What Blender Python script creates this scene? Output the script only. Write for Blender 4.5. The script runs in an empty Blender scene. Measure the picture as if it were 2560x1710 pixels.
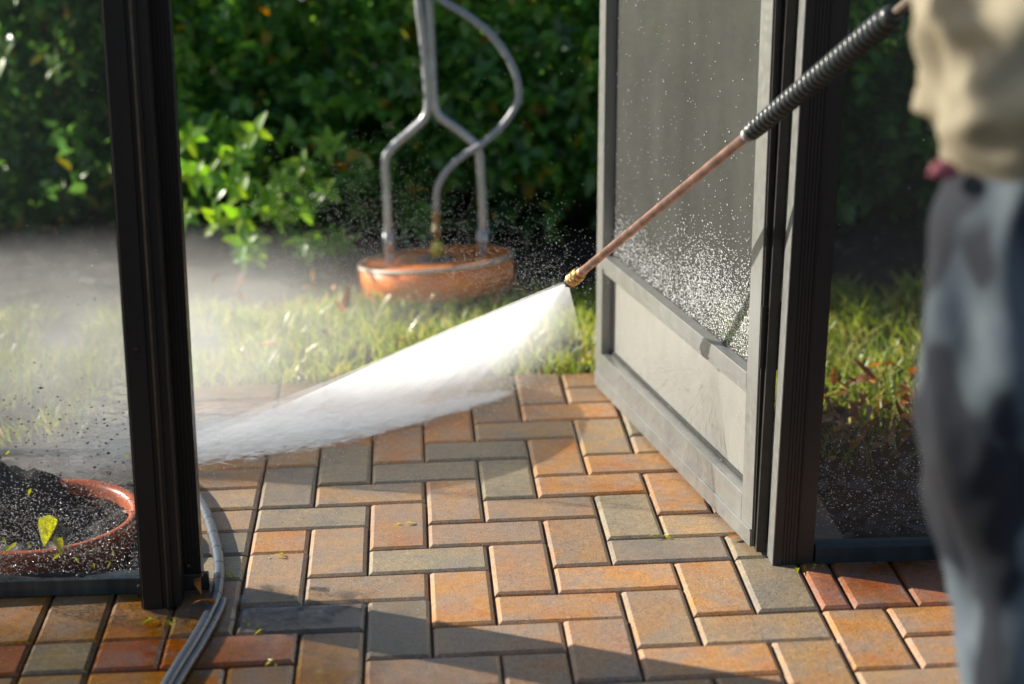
import bpy, bmesh, math, random
import numpy as np
from mathutils import Vector, Matrix, noise
random.seed(7); rng = np.random.default_rng(7)
sc = bpy.context.scene
COL = sc.collection
W = 0.1016                       # one paver width

# ------------------------------------------------------------ camera
CAM = np.array([0.0938, -3.1546, 1.2459])
Rt = Vector((0.998107, -0.060675, -0.018240)); 
def cam_axes(p, r, y):
    cy, sy = math.cos(y), math.sin(y)
    f = Vector((sy*math.cos(p), cy*math.cos(p), -math.sin(p))); right = Vector((cy, -sy, 0)); up = right.cross(f)
    return math.cos(r)*right+math.sin(r)*up, -math.sin(r)*right+math.cos(r)*up, f
R2, U2, FW = cam_axes(0.3011327, -0.0191011, 0.0553016)
cam = bpy.data.cameras.new("camera"); co = bpy.data.objects.new("camera", cam); COL.objects.link(co)
m = Matrix((R2, U2, -FW)).transposed().to_4x4(); m.translation = Vector(CAM); co.matrix_world = m
cam.sensor_width = 36; cam.lens = 4525.4358/2560*36; cam.clip_start = .05; cam.clip_end = 500
cam.dof.use_dof = True; cam.dof.focus_distance = 3.08; cam.dof.aperture_fstop = 2.15; cam.dof.aperture_blades = 9
sc.camera = co

# ------------------------------------------------------------ light
SUN_EL = math.radians(24); SUN_AZ = math.radians(-63.2)      # azimuth from +Y towards +X
S = Vector((math.sin(SUN_AZ)*math.cos(SUN_EL), math.cos(SUN_AZ)*math.cos(SUN_EL), math.sin(SUN_EL)))
wd = bpy.data.worlds.new("World"); sc.world = wd; wd.use_nodes = True
nt = wd.node_tree; bg = nt.nodes['Background']; sky = nt.nodes.new('ShaderNodeTexSky')
sky.sky_type = 'NISHITA'; sky.sun_disc = False; sky.sun_elevation = SUN_EL; sky.sun_rotation = SUN_AZ
nt.links.new(sky.outputs[0], bg.inputs[0]); bg.inputs[1].default_value = 0.07
sl = bpy.data.lights.new("sun", 'SUN'); sl.energy = 5; sl.angle = math.radians(.53); sl.color = (1, .93, .81)
so = bpy.data.objects.new("sun", sl); COL.objects.link(so); so.rotation_euler = (-S).to_track_quat('-Z', 'Y').to_euler()
so.location = S*6
vs = sc.view_settings; vs.view_transform = 'Standard'; vs.look = 'None'; vs.gamma = 1; vs.use_curve_mapping = False; vs.exposure = 1.04
sc.cycles.use_denoising = True
sc.cycles.max_bounces = 8; sc.cycles.transparent_max_bounces = 24; sc.cycles.volume_bounces = 3
sc.cycles.volume_step_rate = 3.0; sc.cycles.volume_max_steps = 40
sc.cycles.caustics_reflective = False; sc.cycles.caustics_refractive = False

# ------------------------------------------------------------ materials
class NT:
    def __init__(s, name):
        s.m = bpy.data.materials.new(name); s.m.use_nodes = True; s.t = s.m.node_tree; s.N = s.t.nodes; s.L = s.t.links
        s.b = s.N['Principled BSDF']; s.out = s.N['Material Output']
    def n(s, ty, **kw):
        x = s.N.new('ShaderNode'+ty)
        for k, v in kw.items(): setattr(x, k, v)
        return x
    def set(s, node, **kw):
        for k, v in kw.items(): node.inputs[k.replace('_', ' ')].default_value = v
        return node
    def l(s, a, b): s.L.new(a, b)
    def P(s, **kw):
        for k, v in kw.items():
            k = k.replace('_', ' '); 
            s.b.inputs[k].default_value = (*v, 1) if isinstance(v, tuple) and len(v) == 3 else v
        return s
    def noise(s, scale, detail=4, vec=None, rough=.6, coord='Object', map_scale=None, loc=(0, 0, 0)):
        x = s.n('TexNoise'); x.inputs['Scale'].default_value = scale; x.inputs['Detail'].default_value = detail; x.inputs['Roughness'].default_value = rough
        if vec is None:
            if coord == 'Geo': vec = s.n('NewGeometry').outputs['Position']
            else: vec = s.n('TexCoord').outputs[coord]
        if map_scale:
            mp = s.n('Mapping'); mp.inputs['Scale'].default_value = map_scale; mp.inputs['Location'].default_value = loc; s.l(vec, mp.inputs[0]); vec = mp.outputs[0]
        s.l(vec, x.inputs['Vector']); return x.outputs['Fac']
    def ramp(s, fac, stops):
        r = s.n('ValToRGB'); e = r.color_ramp.elements
        while len(e) < len(stops): e.new(.5)
        for q, (p, c) in zip(e, stops): q.position = p; q.color = (*c, 1) if isinstance(c, tuple) else (c, c, c, 1)
        s.l(fac, r.inputs[0]); return r.outputs[0]
    def math(s, op, a, b=None, c=None, clamp=False):
        x = s.n('Math', operation=op, use_clamp=clamp)
        for i, v in enumerate((a, b, c)):
            if v is None: continue
            if isinstance(v, (int, float)): x.inputs[i].default_value = v
            else: s.l(v, x.inputs[i])
        return x.outputs[0]
    def mix(s, fac, a, b, ty='MIX'):
        x = s.n('Mix', data_type='RGBA', blend_type=ty)
        for i, v in ((0, fac), (6, a), (7, b)):
            if isinstance(v, (int, float)): x.inputs[i].default_value = v
            elif isinstance(v, tuple): x.inputs[i].default_value = (*v, 1)
            else: s.l(v, x.inputs[i])
        return x.outputs[2]
    def bump(s, h, strength=.3, dist=.002):
        b = s.n('Bump'); b.inputs['Strength'].default_value = strength; b.inputs['Distance'].default_value = dist
        s.l(h, b.inputs['Height']); s.l(b.outputs[0], s.b.inputs['Normal']); return b
def simple(name, col, rough=.5, metal=0., var=.25, scale=30, spec=.5, bump=0.):
    t = NT(name); t.P(Roughness=rough, Metallic=metal); t.b.inputs['Specular IOR Level'].default_value = spec
    f = t.noise(scale); a = tuple(c*(1-var) for c in col); b = tuple(min(1, c*(1+var)) for c in col)
    t.l(t.ramp(f, [(.3, a), (.7, b)]), t.b.inputs['Base Color'])
    t.l(t.ramp(t.noise(scale*2.3), [(.3, rough*.85), (.7, min(1, rough*1.15))]), t.b.inputs['Roughness'])
    if bump: t.bump(t.noise(scale*3), bump)
    return t.m

def paver_mat():
    t = NT('paver'); oi = t.n('ObjectInfo'); P = t.n('NewGeometry').outputs['Position']
    sp = t.n('VectorMath', operation='ADD'); t.l(P, sp.inputs[0]); 
    cx = t.n('CombineXYZ'); t.l(t.math('MULTIPLY', oi.outputs['Random'], 37.), cx.inputs[0]); t.l(t.math('MULTIPLY', oi.outputs['Random'], 19.), cx.inputs[1]); t.l(cx.outputs[0], sp.inputs[1])
    V = sp.outputs[0]
    big = t.noise(14, 3, V); mid = t.noise(70, 4, V, .7); fine = t.noise(420, 3, V, .7)
    base = oi.outputs['Color']
    hs = t.n('HueSaturation'); t.l(base, hs.inputs['Color']); hs.inputs['Saturation'].default_value = .65; hs.inputs['Value'].default_value = .76
    c = t.mix(t.ramp(big, [(.38, 0.), (.62, 1.)]), base, hs.outputs[0])
    wt = t.n('HueSaturation'); t.l(base, wt.inputs['Color']); wt.inputs['Hue'].default_value = .485; wt.inputs['Saturation'].default_value = 1.15
    c = t.mix(t.ramp(t.noise(9, 2, V), [(.5, 0.), (.72, .7)]), c, wt.outputs[0])
    c = t.mix(1., c, t.ramp(mid, [(.25, .78), (.75, 1.18)]), 'MULTIPLY')
    c = t.mix(1., c, t.ramp(fine, [(.3, .5), (.5, 1.), (.72, 1.5)]), 'MULTIPLY')
    # pale aggregate grains and dark pits
    vo = t.n('TexVoronoi'); vo.inputs['Scale'].default_value = 260; t.l(V, vo.inputs['Vector'])
    gr = t.math('MULTIPLY', t.ramp(vo.outputs['Distance'], [(.16, 1.), (.3, 0.)]), t.ramp(t.noise(190, 1, V), [(.6, 0.), (.66, 1.)]))
    c = t.mix(t.math('MULTIPLY', gr, .75), c, (.62, .55, .46))
    pit = t.ramp(t.noise(150, 2, V, .5), [(.27, 1.), (.33, 0.)])
    c = t.mix(t.math('MULTIPLY', pit, .6), c, (.03, .025, .02))
    # wetness: soaked by the posts, damp elsewhere
    s3 = t.n('SeparateXYZ'); t.l(P, s3.inputs[0])
    dx = t.math('MULTIPLY', t.math('SUBTRACT', s3.outputs[0], -.38), .8); dy = t.math('MULTIPLY', t.math('SUBTRACT', s3.outputs[1], -.78), 1.15)
    d = t.math('SQRT', t.math('ADD', t.math('MULTIPLY', dx, dx), t.math('MULTIPLY', dy, dy)))
    wn = t.noise(7, 4, P)
    wet = t.math('ADD', t.math('MULTIPLY', t.math('SUBTRACT', .44, d), 4.5), t.math('MULTIPLY', t.math('SUBTRACT', wn, .5), 3.), clamp=True)
    dx2 = t.math('MULTIPLY', t.math('SUBTRACT', s3.outputs[0], .9), .8); dy2 = t.math('SUBTRACT', s3.outputs[1], -.45)
    d2 = t.math('SQRT', t.math('ADD', t.math('MULTIPLY', dx2, dx2), t.math('MULTIPLY', dy2, dy2)))
    wet2 = t.math('ADD', t.math('MULTIPLY', t.math('SUBTRACT', .2, d2), 5.), t.math('MULTIPLY', t.math('SUBTRACT', wn, .5), 2.), clamp=True)
    dl = t.math('SUBTRACT', s3.outputs[1], t.math('ADD', t.math('MULTIPLY', s3.outputs[0], .77), .41))   # line where the jet strikes
    wet3 = t.math('ADD', t.math('MULTIPLY', dl, 9.), t.math('MULTIPLY', t.math('SUBTRACT', wn, .5), 2.), clamp=True)
    wet = t.math('MAXIMUM', t.math('MAXIMUM', wet, wet2), t.math('MULTIPLY', wet3, .6))
    hw = t.n('HueSaturation'); t.l(c, hw.inputs['Color']); hw.inputs['Saturation'].default_value = 1.35; hw.inputs['Value'].default_value = .5
    c = t.mix(wet, c, hw.outputs[0]); t.l(c, t.b.inputs['Base Color'])
    t.l(t.mix(wet, t.ramp(fine, [(.3, .58), (.7, .38)]), t.ramp(mid, [(.35, .12), (.7, .38)])), t.b.inputs['Roughness'])
    h = t.math('ADD', t.math('MULTIPLY', fine, 1.), t.math('ADD', t.math('MULTIPLY', mid, .8), t.math('MULTIPLY', pit, -1.)))
    b = t.bump(h, .55, .0012); t.l(t.math('SUBTRACT', .6, t.math('MULTIPLY', wet, .35)), b.inputs['Strength'])
    return t.m

def frame_mat(name, base, metal, rough, streak=.25):
    t = NT(name); t.P(Metallic=metal, Roughness=rough); t.b.inputs['Specular IOR Level'].default_value = .5 if base[0] > .1 else .28
    f = t.noise(25, 5, map_scale=(1, 1, .12)); g = t.noise(60, 5)
    t.l(t.mix(1., tuple(base), t.ramp(f, [(.25, 1-streak), (.75, 1+streak)]), 'MULTIPLY'), t.b.inputs['Base Color'])
    t.l(t.ramp(g, [(.3, rough*.75), (.7, min(1, rough*1.2))]), t.b.inputs['Roughness'])
    t.bump(t.noise(300, 2, map_scale=(1, 1, .1)), .05, .001)
    return t.m

def mesh_mat(name, opac, col, pitch=.0021):
    t = NT(name); N = t.N; N.remove(t.b)
    tc = t.n('TexCoord').outputs['Object']; s3 = t.n('SeparateXYZ'); t.l(tc, s3.inputs[0])
    k = 2*math.pi/pitch
    a = t.math('SINE', t.math('MULTIPLY', s3.outputs[0], k)); b = t.math('SINE', t.math('MULTIPLY', s3.outputs[2], k))
    w = t.math('MAXIMUM', a, b)
    fill = t.ramp(t.noise(9, 5, tc), [(.35, -.06), (.7, .1)])
    op = t.math('ADD', t.math('ADD', opac-.08, t.math('MULTIPLY', w, .16)), fill, clamp=True)
    tr = t.n('BsdfTransparent'); df = t.n('BsdfDiffuse'); gl = t.n('BsdfGlossy'); gl.inputs['Roughness'].default_value = .45
    gl.inputs[0].default_value = (.5, .5, .48, 1)
    t.l(t.mix(1., tuple(col), t.ramp(t.noise(6, 6, tc, map_scale=(1, 1, .3)), [(.3, .7), (.7, 1.35)]), 'MULTIPLY'), df.inputs[0])
    m1 = t.n('MixShader'); m1.inputs[0].default_value = .12; t.l(df.outputs[0], m1.inputs[1]); t.l(gl.outputs[0], m1.inputs[2])
    m2 = t.n('MixShader'); t.l(op, m2.inputs[0]); t.l(tr.outputs[0], m2.inputs[1]); t.l(m1.outputs[0], m2.inputs[2]); t.l(m2.outputs[0], t.out.inputs[0])
    return t.m

def leaf_mat(name, stops, rough=.35, trans=.35, coat=.25):
    t = NT(name); N = t.N
    ri = t.n('NewGeometry').outputs['Random Per Island']; oi = t.n('ObjectInfo').outputs['Random']
    f = t.math('FRACT', t.math('ADD', ri, oi))
    c = t.ramp(f, stops); c = t.mix(1., c, t.ramp(t.noise(40), [(.3, .75), (.7, 1.25)]), 'MULTIPLY')
    t.l(c, t.b.inputs['Base Color']); t.P(Roughness=rough); t.b.inputs['Coat Weight'].default_value = coat; t.b.inputs['Coat Roughness'].default_value = .25
    tl = t.n('BsdfTranslucent'); hs = t.n('HueSaturation'); hs.inputs['Value'].default_value = 2.2; hs.inputs['Saturation'].default_value = 1.1; hs.inputs['Hue'].default_value = .485
    t.l(c, hs.inputs['Color']); t.l(hs.outputs[0], tl.inputs[0])
    mx = t.n('MixShader'); mx.inputs[0].default_value = trans; t.l(t.b.outputs[0], mx.inputs[1]); t.l(tl.outputs[0], mx.inputs[2]); t.l(mx.outputs[0], t.out.inputs[0])
    return t.m

def water_mat(name, white=.0, alpha=1.):
    t = NT(name); t.P(Base_Color=(.93, .95, .96), Roughness=.12); t.b.inputs['Transmission Weight'].default_value = 1-white
    t.b.inputs['IOR'].default_value = 1.33; t.b.inputs['Alpha'].default_value = alpha
    return t.m

def vol_mat(name, build, g=.2):
    t = NT(name); t.N.remove(t.b); v = t.n('VolumePrincipled'); v.inputs['Color'].default_value = (.97, .98, 1, 1)
    v.inputs['Anisotropy'].default_value = g
    t.l(build(t), v.inputs['Density']); t.l(v.outputs[0], t.out.inputs['Volume']); return t.m

M = {}
M['paver'] = paver_mat()
M['sand'] = simple('joint_sand', (.075, .06, .045), .95, 0, .5, 200, bump=.5)
M['soil'] = simple('soil', (.035, .022, .014), .85, 0, .6, 40, bump=.8)
M['bronze'] = frame_mat('bronze_paint', (.018, .0155, .0148), .0, .38)
M['bronze_post'] = frame_mat('bronze_reflection_lift', (.034, .029, .027), .0, .36)  # same bronze, lightened in colour to stand in for the pavers' reflection
M['channel'] = simple('pale_channel_edge', (.12, .105, .085), .4, .2, .3, 60)  # paler tone than the post it runs along
M['door'] = frame_mat('bronze_sunlit_copy', (.245, .25, .24), .5, .40, .12)  # same bronze as the posts, paled in base colour for its sunlit side
M['seal'] = simple('dark_track', (.02, .019, .017), .45, 0, .4, 50)
M['zinc'] = simple('zinc_screw', (.5, .45, .34), .3, .9, .2, 80)
M['sill'] = frame_mat('wet_sill', (.055, .065, .065), .2, .22, .6)
M['sillblue'] = frame_mat('painted_sill', (.020, .028, .034), .0, .4, .4)
M['screen'] = mesh_mat('wall_screen', .38, (.055, .055, .055))
M['door_screen'] = mesh_mat('door_screen', .74, (.046, .047, .045))
M['orange'] = simple('orange_plastic', (.80, .21, .03), .35, 0, .2, 14, bump=.1)
M['whitetrim'] = simple('white_trim', (.75, .74, .70), .4, 0, .1, 30)
M['silverhose'] = simple('silver_hose', (.30, .31, .34), .4, 0, .1, 30)
M['dullbrass'] = simple('dull_brass', (.30, .24, .13), .6, .3, .3, 60)
M['tube'] = simple('grey_tube', (.40, .41, .43), .38, .35, .15, 30)
M['brass'] = simple('brass', (.62, .42, .16), .28, .85, .35, 120, bump=.15)
M['copper'] = simple('copper_rod', (.74, .42, .28), .38, .65, .35, 45, bump=.1)
M['steelrod'] = simple('worn_steel', (.35, .28, .24), .35, .7, .4, 60)
M['rubber'] = simple('black_rubber', (.03, .035, .036), .34, 0, .4, 60)
M['hose'] = simple('hose', (.075, .09, .11), .3, 0, .08, 30)
M['yellow'] = simple('yellow_plastic', (.45, .42, .05), .4)
M['terra'] = simple('terracotta', (.50, .12, .045), .35, 0, .3, 25, bump=.2)
M['potsoil'] = simple('wet_potting_soil', (.010, .008, .007), .6, 0, .8, 60, bump=1.)
M['leaf_g'] = leaf_mat('hedge_leaf', [(0, (.04, .11, .045)), (.35, (.075, .20, .06)), (.7, (.12, .28, .06)), (.96, (.19, .35, .06)), (.99, (.35, .17, .01))], .3, .4)
M['leaf_m'] = leaf_mat('mid_leaf', [(0, (.07, .19, .05)), (.5, (.12, .28, .06)), (.9, (.19, .38, .06)), (1, (.40, .22, .02))], .28, .45, .4)
M['leaf_l'] = leaf_mat('young_leaf', [(0, (.09, .24, .03)), (.5, (.17, .36, .04)), (1, (.28, .42, .05))], .4, .5)
M['leaf_y'] = leaf_mat('yellow_leaf', [(0, (.35, .42, .03)), (1, (.5, .5, .05))], .4, .4)
M['grass'] = leaf_mat('grass_blade', [(0, (.12, .20, .03)), (.4, (.22, .32, .05)), (.75, (.36, .40, .08)), (1, (.58, .48, .20))], .4, .35, .35)
M['dry'] = leaf_mat('dry_leaf', [(0, (.20, .09, .03)), (.4, (.42, .18, .04)), (.75, (.62, .27, .05)), (1, (.62, .45, .24))], .6, .2, .05)
M['litter'] = leaf_mat('old_leaf', [(0, (.02, .014, .01)), (.5, (.05, .032, .02)), (1, (.13, .10, .075))], .55, .1, .2)
M['bark'] = simple('twig_bark', (.10, .06, .035), .8, 0, .4, 60, bump=.5)
M['water'] = water_mat('water_bead', .35)
M['spray'] = water_mat('spray_water', .9)
M['skin'] = simple('skin', (.42, .24, .16), .5, 0, .12, 40)
M['hair'] = simple('hair', (.03, .02, .015), .6)
M['boot'] = simple('boot_rubber', (.03, .028, .025), .5)
M['pink'] = simple('pink_cloth', (.34, .09, .12), .7, 0, .3, 40)
def shirt_mat():
    t = NT('khaki_shirt'); t.P(Roughness=.85)
    t.l(t.mix(1., (.34, .295, .20), t.ramp(t.noise(9, 4), [(.3, .85), (.7, 1.12)]), 'MULTIPLY'), t.b.inputs['Base Color'])
    t.bump(t.noise(500, 2), .2, .001); return t.m
M['shirt'] = shirt_mat()
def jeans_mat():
    t = NT('shade_painted_trousers'); t.P(Roughness=.85)
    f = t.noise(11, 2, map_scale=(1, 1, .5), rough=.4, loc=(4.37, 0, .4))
    c = t.ramp(f, [(.38, (.115, .145, .18)), (.465, (.07, .09, .11)), (.495, (.014, .019, .030)), (.72, (.006, .007, .012))])  # near-black noise patches paint fold and side shade into the colour
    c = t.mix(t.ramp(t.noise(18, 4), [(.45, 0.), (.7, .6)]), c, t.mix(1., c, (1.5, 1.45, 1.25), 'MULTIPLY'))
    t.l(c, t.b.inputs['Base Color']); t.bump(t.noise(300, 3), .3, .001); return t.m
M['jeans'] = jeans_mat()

# ------------------------------------------------------------ mesh helpers
class MB:
    def __init__(s): s.v = []; s.f = []
    def add(s, v, f):
        o = len(s.v); s.v += [tuple(p) for p in v]; s.f += [tuple(i+o for i in q) for q in f]; return s
    def box(s, x0, x1, y0, y1, z0, z1, bev=0.):
        if bev <= 0:
            return s.add([(x, y, z) for z in (z0, z1) for x, y in ((x0, y0), (x1, y0), (x1, y1), (x0, y1))],
                  [(3, 2, 1, 0), (4, 5, 6, 7), (0, 1, 5, 4), (1, 2, 6, 5), (2, 3, 7, 6), (3, 0, 4, 7)])
        bm = bmesh.new(); bmesh.ops.create_cube(bm, size=1)
        for v in bm.verts: v.co = Vector(((x0+x1)/2+v.co.x*(x1-x0), (y0+y1)/2+v.co.y*(y1-y0), (z0+z1)/2+v.co.z*(z1-z0)))
        bmesh.ops.bevel(bm, geom=list(bm.edges), offset=bev, segments=2, affect='EDGES', profile=.5)
        bm.verts.index_update(); s.add([v.co for v in bm.verts], [[v.index for v in f.verts] for f in bm.faces]); bm.free(); return s
    def prism(s, poly, z0, z1):                       # extrude an xy outline
        n = len(poly); v = [(x, y, z0) for x, y in poly]+[(x, y, z1) for x, y in poly]
        f = [tuple(range(n-1, -1, -1)), tuple(range(n, 2*n))]+[(i, (i+1) % n, n+(i+1) % n, n+i) for i in range(n)]
        return s.add(v, f)
    def tube(s, pts, rad, seg=12, cap=True):
        pts = [Vector(p) for p in pts]; n = len(pts)
        if not hasattr(rad, '__len__'): rad = [rad]*n
        T = [(pts[min(i+1, n-1)]-pts[max(i-1, 0)]).normalized() for i in range(n)]
        a = Vector((0, 0, 1)) if abs(T[0].z) < .9 else Vector((1, 0, 0)); N = T[0].cross(a).normalized()
        v = []; f = []
        for i in range(n):
            N = (N-T[i]*N.dot(T[i])).normalized(); B = T[i].cross(N)
            for k in range(seg):
                q = 2*math.pi*k/seg; v.append(pts[i]+(N*math.cos(q)+B*math.sin(q))*rad[i])
        for i in range(n-1):
            for k in range(seg): f.append((i*seg+k, i*seg+(k+1) % seg, (i+1)*seg+(k+1) % seg, (i+1)*seg+k))
        if cap: f += [tuple(range(seg-1, -1, -1)), tuple((n-1)*seg+k for k in range(seg))]
        return s.add(v, f)
    def lathe(s, prof, seg=48, c=(0, 0, 0), closed=False):
        v = []; f = []; n = len(prof)
        for r, z in prof:
            for k in range(seg): q = 2*math.pi*k/seg; v.append((c[0]+r*math.cos(q), c[1]+r*math.sin(q), c[2]+z))
        for i in range(n-1+(1 if closed else 0)):
            j = (i+1) % n
            for k in range(seg): f.append((i*seg+k, i*seg+(k+1) % seg, j*seg+(k+1) % seg, j*seg+k))
        return s.add(v, f)
    def build(s, name, mat, parent=None, smooth=False, loc=None):
        me = bpy.data.meshes.new(name); me.from_pydata(s.v, [], s.f); me.materials.append(mat)
        if smooth: me.shade_smooth()
        me.update(); return link(name, me, parent, loc)
def link(name, me, parent=None, loc=None):
    o = bpy.data.objects.new(name, me); COL.objects.link(o)
    if parent is not None: o.parent = parent
    if loc is not None: o.location = loc
    return o
def tag(o, label=None, cat=None, group=None, kind=None):
    for k, v in (('label', label), ('category', cat), ('group', group), ('kind', kind)):
        if v: o[k] = v
    return o
def thing(name, label, cat, loc=(0, 0, 0), group=None, rot=None):
    o = bpy.data.objects.new(name, None); COL.objects.link(o); o.location = loc; o.empty_display_size = .05
    if rot: o.rotation_euler = rot
    return tag(o, label, cat, group)
def npmesh(name, V, F, mat, parent=None, smooth=False, loc=None):      # V (n,3) F (m,k)
    me = bpy.data.meshes.new(name); V = np.asarray(V, dtype=np.float32); F = np.asarray(F, dtype=np.int32); k = F.shape[1]
    me.vertices.add(len(V)); me.vertices.foreach_set('co', V.ravel()); me.loops.add(F.size); me.loops.foreach_set('vertex_index', F.ravel())
    me.polygons.add(len(F)); me.polygons.foreach_set('loop_start', np.arange(0, F.size, k, dtype=np.int32))
    me.materials.append(mat); me.update(calc_edges=True)
    if smooth: me.shade_smooth()
    return link(name, me, parent, loc)
def spline(pts, n=8):
    P = [Vector(p) for p in pts]; P = [P[0]*2-P[1]]+P+[P[-1]*2-P[-2]]; out = []
    for i in range(1, len(P)-2):
        for k in range(n):
            t = k/n; a, b, c, d = P[i-1:i+3]
            out.append(.5*((2*b)+(c-a)*t+(2*a-5*b+4*c-d)*t*t+(3*b-a-3*c+d)*t**3))
    out.append(P[-2]); return out
def scatter(name, cent, size, mat, parent=None, axis=None, kind_label=None):
    """octahedral beads"""
    o = np.array([[1, 0, 0], [0, 1, 0], [-1, 0, 0], [0, -1, 0], [0, 0, 1], [0, 0, -1]], float)
    f = np.array([[0, 1, 4], [1, 2, 4], [2, 3, 4], [3, 0, 4], [1, 0, 5], [2, 1, 5], [3, 2, 5], [0, 3, 5]])
    n = len(cent); size = np.broadcast_to(size, (n,)) if np.ndim(size) < 2 else size
    sz = size[:, None, None] if np.ndim(size) == 1 else size[:, None, :]
    V = (cent[:, None, :]+o[None]*sz).reshape(-1, 3); F = (f[None]+6*np.arange(n)[:, None, None]).reshape(-1, 3)
    return npmesh(name, V, F, mat, parent, True)

# ------------------------------------------------------------ ground
def ground():
    n = 90; V = []; F = []
    xs = np.concatenate([[-150, -40, -10, -4], np.linspace(-2.5, 4, 66), [8, 40, 150]]); ys = np.concatenate([[-150, -40, -10], np.linspace(-4, 4, 81), [8, 40, 150]])
    for y in ys:
        for x in xs:
            z = -.05
            if not(-1.1 < x < .9 and y < .62) and -3 < x < 4 and -.5 < y < 3.5: z = -.022+.018*noise.noise(Vector((x*3, y*3, 0)))+.008*noise.noise(Vector((x*14, y*14, 0)))
            V.append((x, y, z))
    nx = len(xs)
    for j in range(len(ys)-1):
        for i in range(nx-1): F.append((j*nx+i, j*nx+i+1, (j+1)*nx+i+1, (j+1)*nx+i))
    npmesh('ground', V, F, M['soil'], smooth=True)['kind'] = 'structure'
ground()

# ------------------------------------------------------------ paved patio: every paver a part
patio = MB()
patio.box(-4*W, 8*W+.004, -4.4*W, 6*W+.003, -.06, -.0085).box(-14*W, 18*W, -16*W, -4.4*W, -.06, -.0085)
patio = patio.build('patio', M['sand']); patio['kind'] = 'structure'
PAL = {'g': (.275, .215, .150), 'o': (.44, .215, .08), 't': (.36, .225, .125), 'p': (.335, .205, .12), 'r': (.36, .145, .075), 'd': (.225, .17, .13), 'b': (.35, .195, .10)}
KEY = {(0, 0): 'g', (-1, -1): 'p', (-2, -2): 'g', (1, 1): 'g', (2, 2): 't', (3, 3): 'o', (1, -1): 'b', (2, 0): 'g', (3, 1): 'o', (4, 2): 't', (0, -2): 'b', (1, -3): 'p', (2, -4+1): 'p',
       (2, -2): 'p', (3, -3): 'b', (3, -1): 'o', (4, -2): 'g', (4, 0): 'o', (5, -1): 'o', (0, -4): 'g', (1, -5): 'o', (2, -6): 'o', (4, -4): 'd', (3, -5): 'o', (-1, -3): 't', (-1, -5): 't',
       (4, -6): 't', (5, -5): 'o', (-2, -4): 't', (-2, -3): 'o', (1, -7): 'p', (3, -7): 'b', (5, -7): 't', (7, -7): 'o', (6, -5): 'g', (0, -6): 'd', (-2, -6): 'd', (0, -8): 'p', (-1, -7): 'b', (-3, -7): 'r',
       (-1, 1): 'g', (0, 2): 'o', (1, 3): 'o', (-2, 0): 'd', (-3, 0): 'p', (3, -8): 'o', (4, -8): 'o', (8, -7): 'o', (5, 1): 't', (6, -3): 'r', (2, 4): 'p', (3, 5): 'p', (4, 4): 'b', (5, 3): 'g'}
pm_cache = {}
def paver_mesh(w, h):
    k = (round(w, 3), round(h, 3))
    if k in pm_cache: return pm_cache[k]
    g = .0018; c = .0066; v = []; X, Y = w/2-g, h/2-g
    rings = [(0, -.045), (0, -.0058), (.0016, -.0034), (c, 0)]
    for ins, z in rings:
        v += [(-X+ins, -Y+ins, z), (X-ins, -Y+ins, z), (X-ins, Y-ins, z), (-X+ins, Y-ins, z)]
    f = [(12, 13, 14, 15)]
    for r in range(3):
        for i in range(4): f.append((r*4+i, r*4+(i+1) % 4, r*4+4+(i+1) % 4, r*4+4+i))
    bm = bmesh.new(); bv = [bm.verts.new(p) for p in v]
    for q in f: bm.faces.new([bv[i] for i in q])
    # slightly worn corners
    me = bpy.data.meshes.new('paver'); bm.to_mesh(me); bm.free(); me.materials.append(M['paver']); me.update()
    pm_cache[k] = me; return me
occ = {}
def put(x0, y0, w, h, key=None):
    o = bpy.data.objects.new('paver', paver_mesh(w*W, h*W)); COL.objects.link(o); o.parent = patio
    o.location = ((x0+w/2)*W+random.uniform(-.0006, .0006), (y0+h/2)*W+random.uniform(-.0006, .0006), random.uniform(-.0012, .0012))
    o.rotation_euler = (random.uniform(-.006, .006), random.uniform(-.006, .006), random.uniform(-.005, .005))
    code = key or KEY.get((round(x0), round(y0+h-1))) or random.choice('gotopbtobp')
    c = PAL[code]; j = [random.uniform(.9, 1.1) for _ in range(3)]; o.color = (c[0]*j[0], c[1]*j[0]*(.97+.03*j[1]), c[2]*.86*j[0]*j[2], 1)
def reserve(x0, y0, w, h, key=None):
    put(x0, y0, w, h, key)
    for i in range(math.floor(x0), math.ceil(x0+w)):
        for j in range(math.floor(y0), math.ceil(y0+h)): occ[(i, j)] = 1
for j in range(-4, 6): reserve(-4, j, 2, 1, {0: 'p', -1: 't', -2: 'p', -3: 'd'}.get(j))
for i in range(-9, -2): reserve(i, -6, 1, 2, 'b' if i % 2 else 'o')
for i in range(-9, -3): reserve(i, -7, 1, 1, 'g' if i == -5 else 'r')
reserve(6, -6, 1, 2, 'g'); reserve(7, -6, .5, 2, 'r'); reserve(7.5, -6, 1, 2, 'r'); reserve(8.5, -6, 1, 2, 'r'); reserve(9.5, -6, 1, 2, 'o')
for k in ((8, -7), (8, -8), (10, -7), (10, -8)): reserve(*k, 2, 1, 'o')
def inside(i, j): return (-4 <= i < 8 and -5 < j < 6) or (-9 <= i < 15 and -13 <= j <= -5)
for j in range(-13, 6):
    for i in range(-9, 15):
        if not inside(i, j) or (i, j) in occ: continue
        d = (j-i) % 4
        mate = {0: (i+1, j), 3: (i-1, j), 2: (i, j-1), 1: (i, j+1)}[d]
        if inside(*mate) and mate not in occ:
            occ[(i, j)] = occ[mate] = 1; a, b = min(i, mate[0]), min(j, mate[1])
            put(a, b, 2 if d in (0, 3) else 1, 1 if d in (0, 3) else 2)
        else: occ[(i, j)] = 1; put(i, j, 1, 1)

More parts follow.
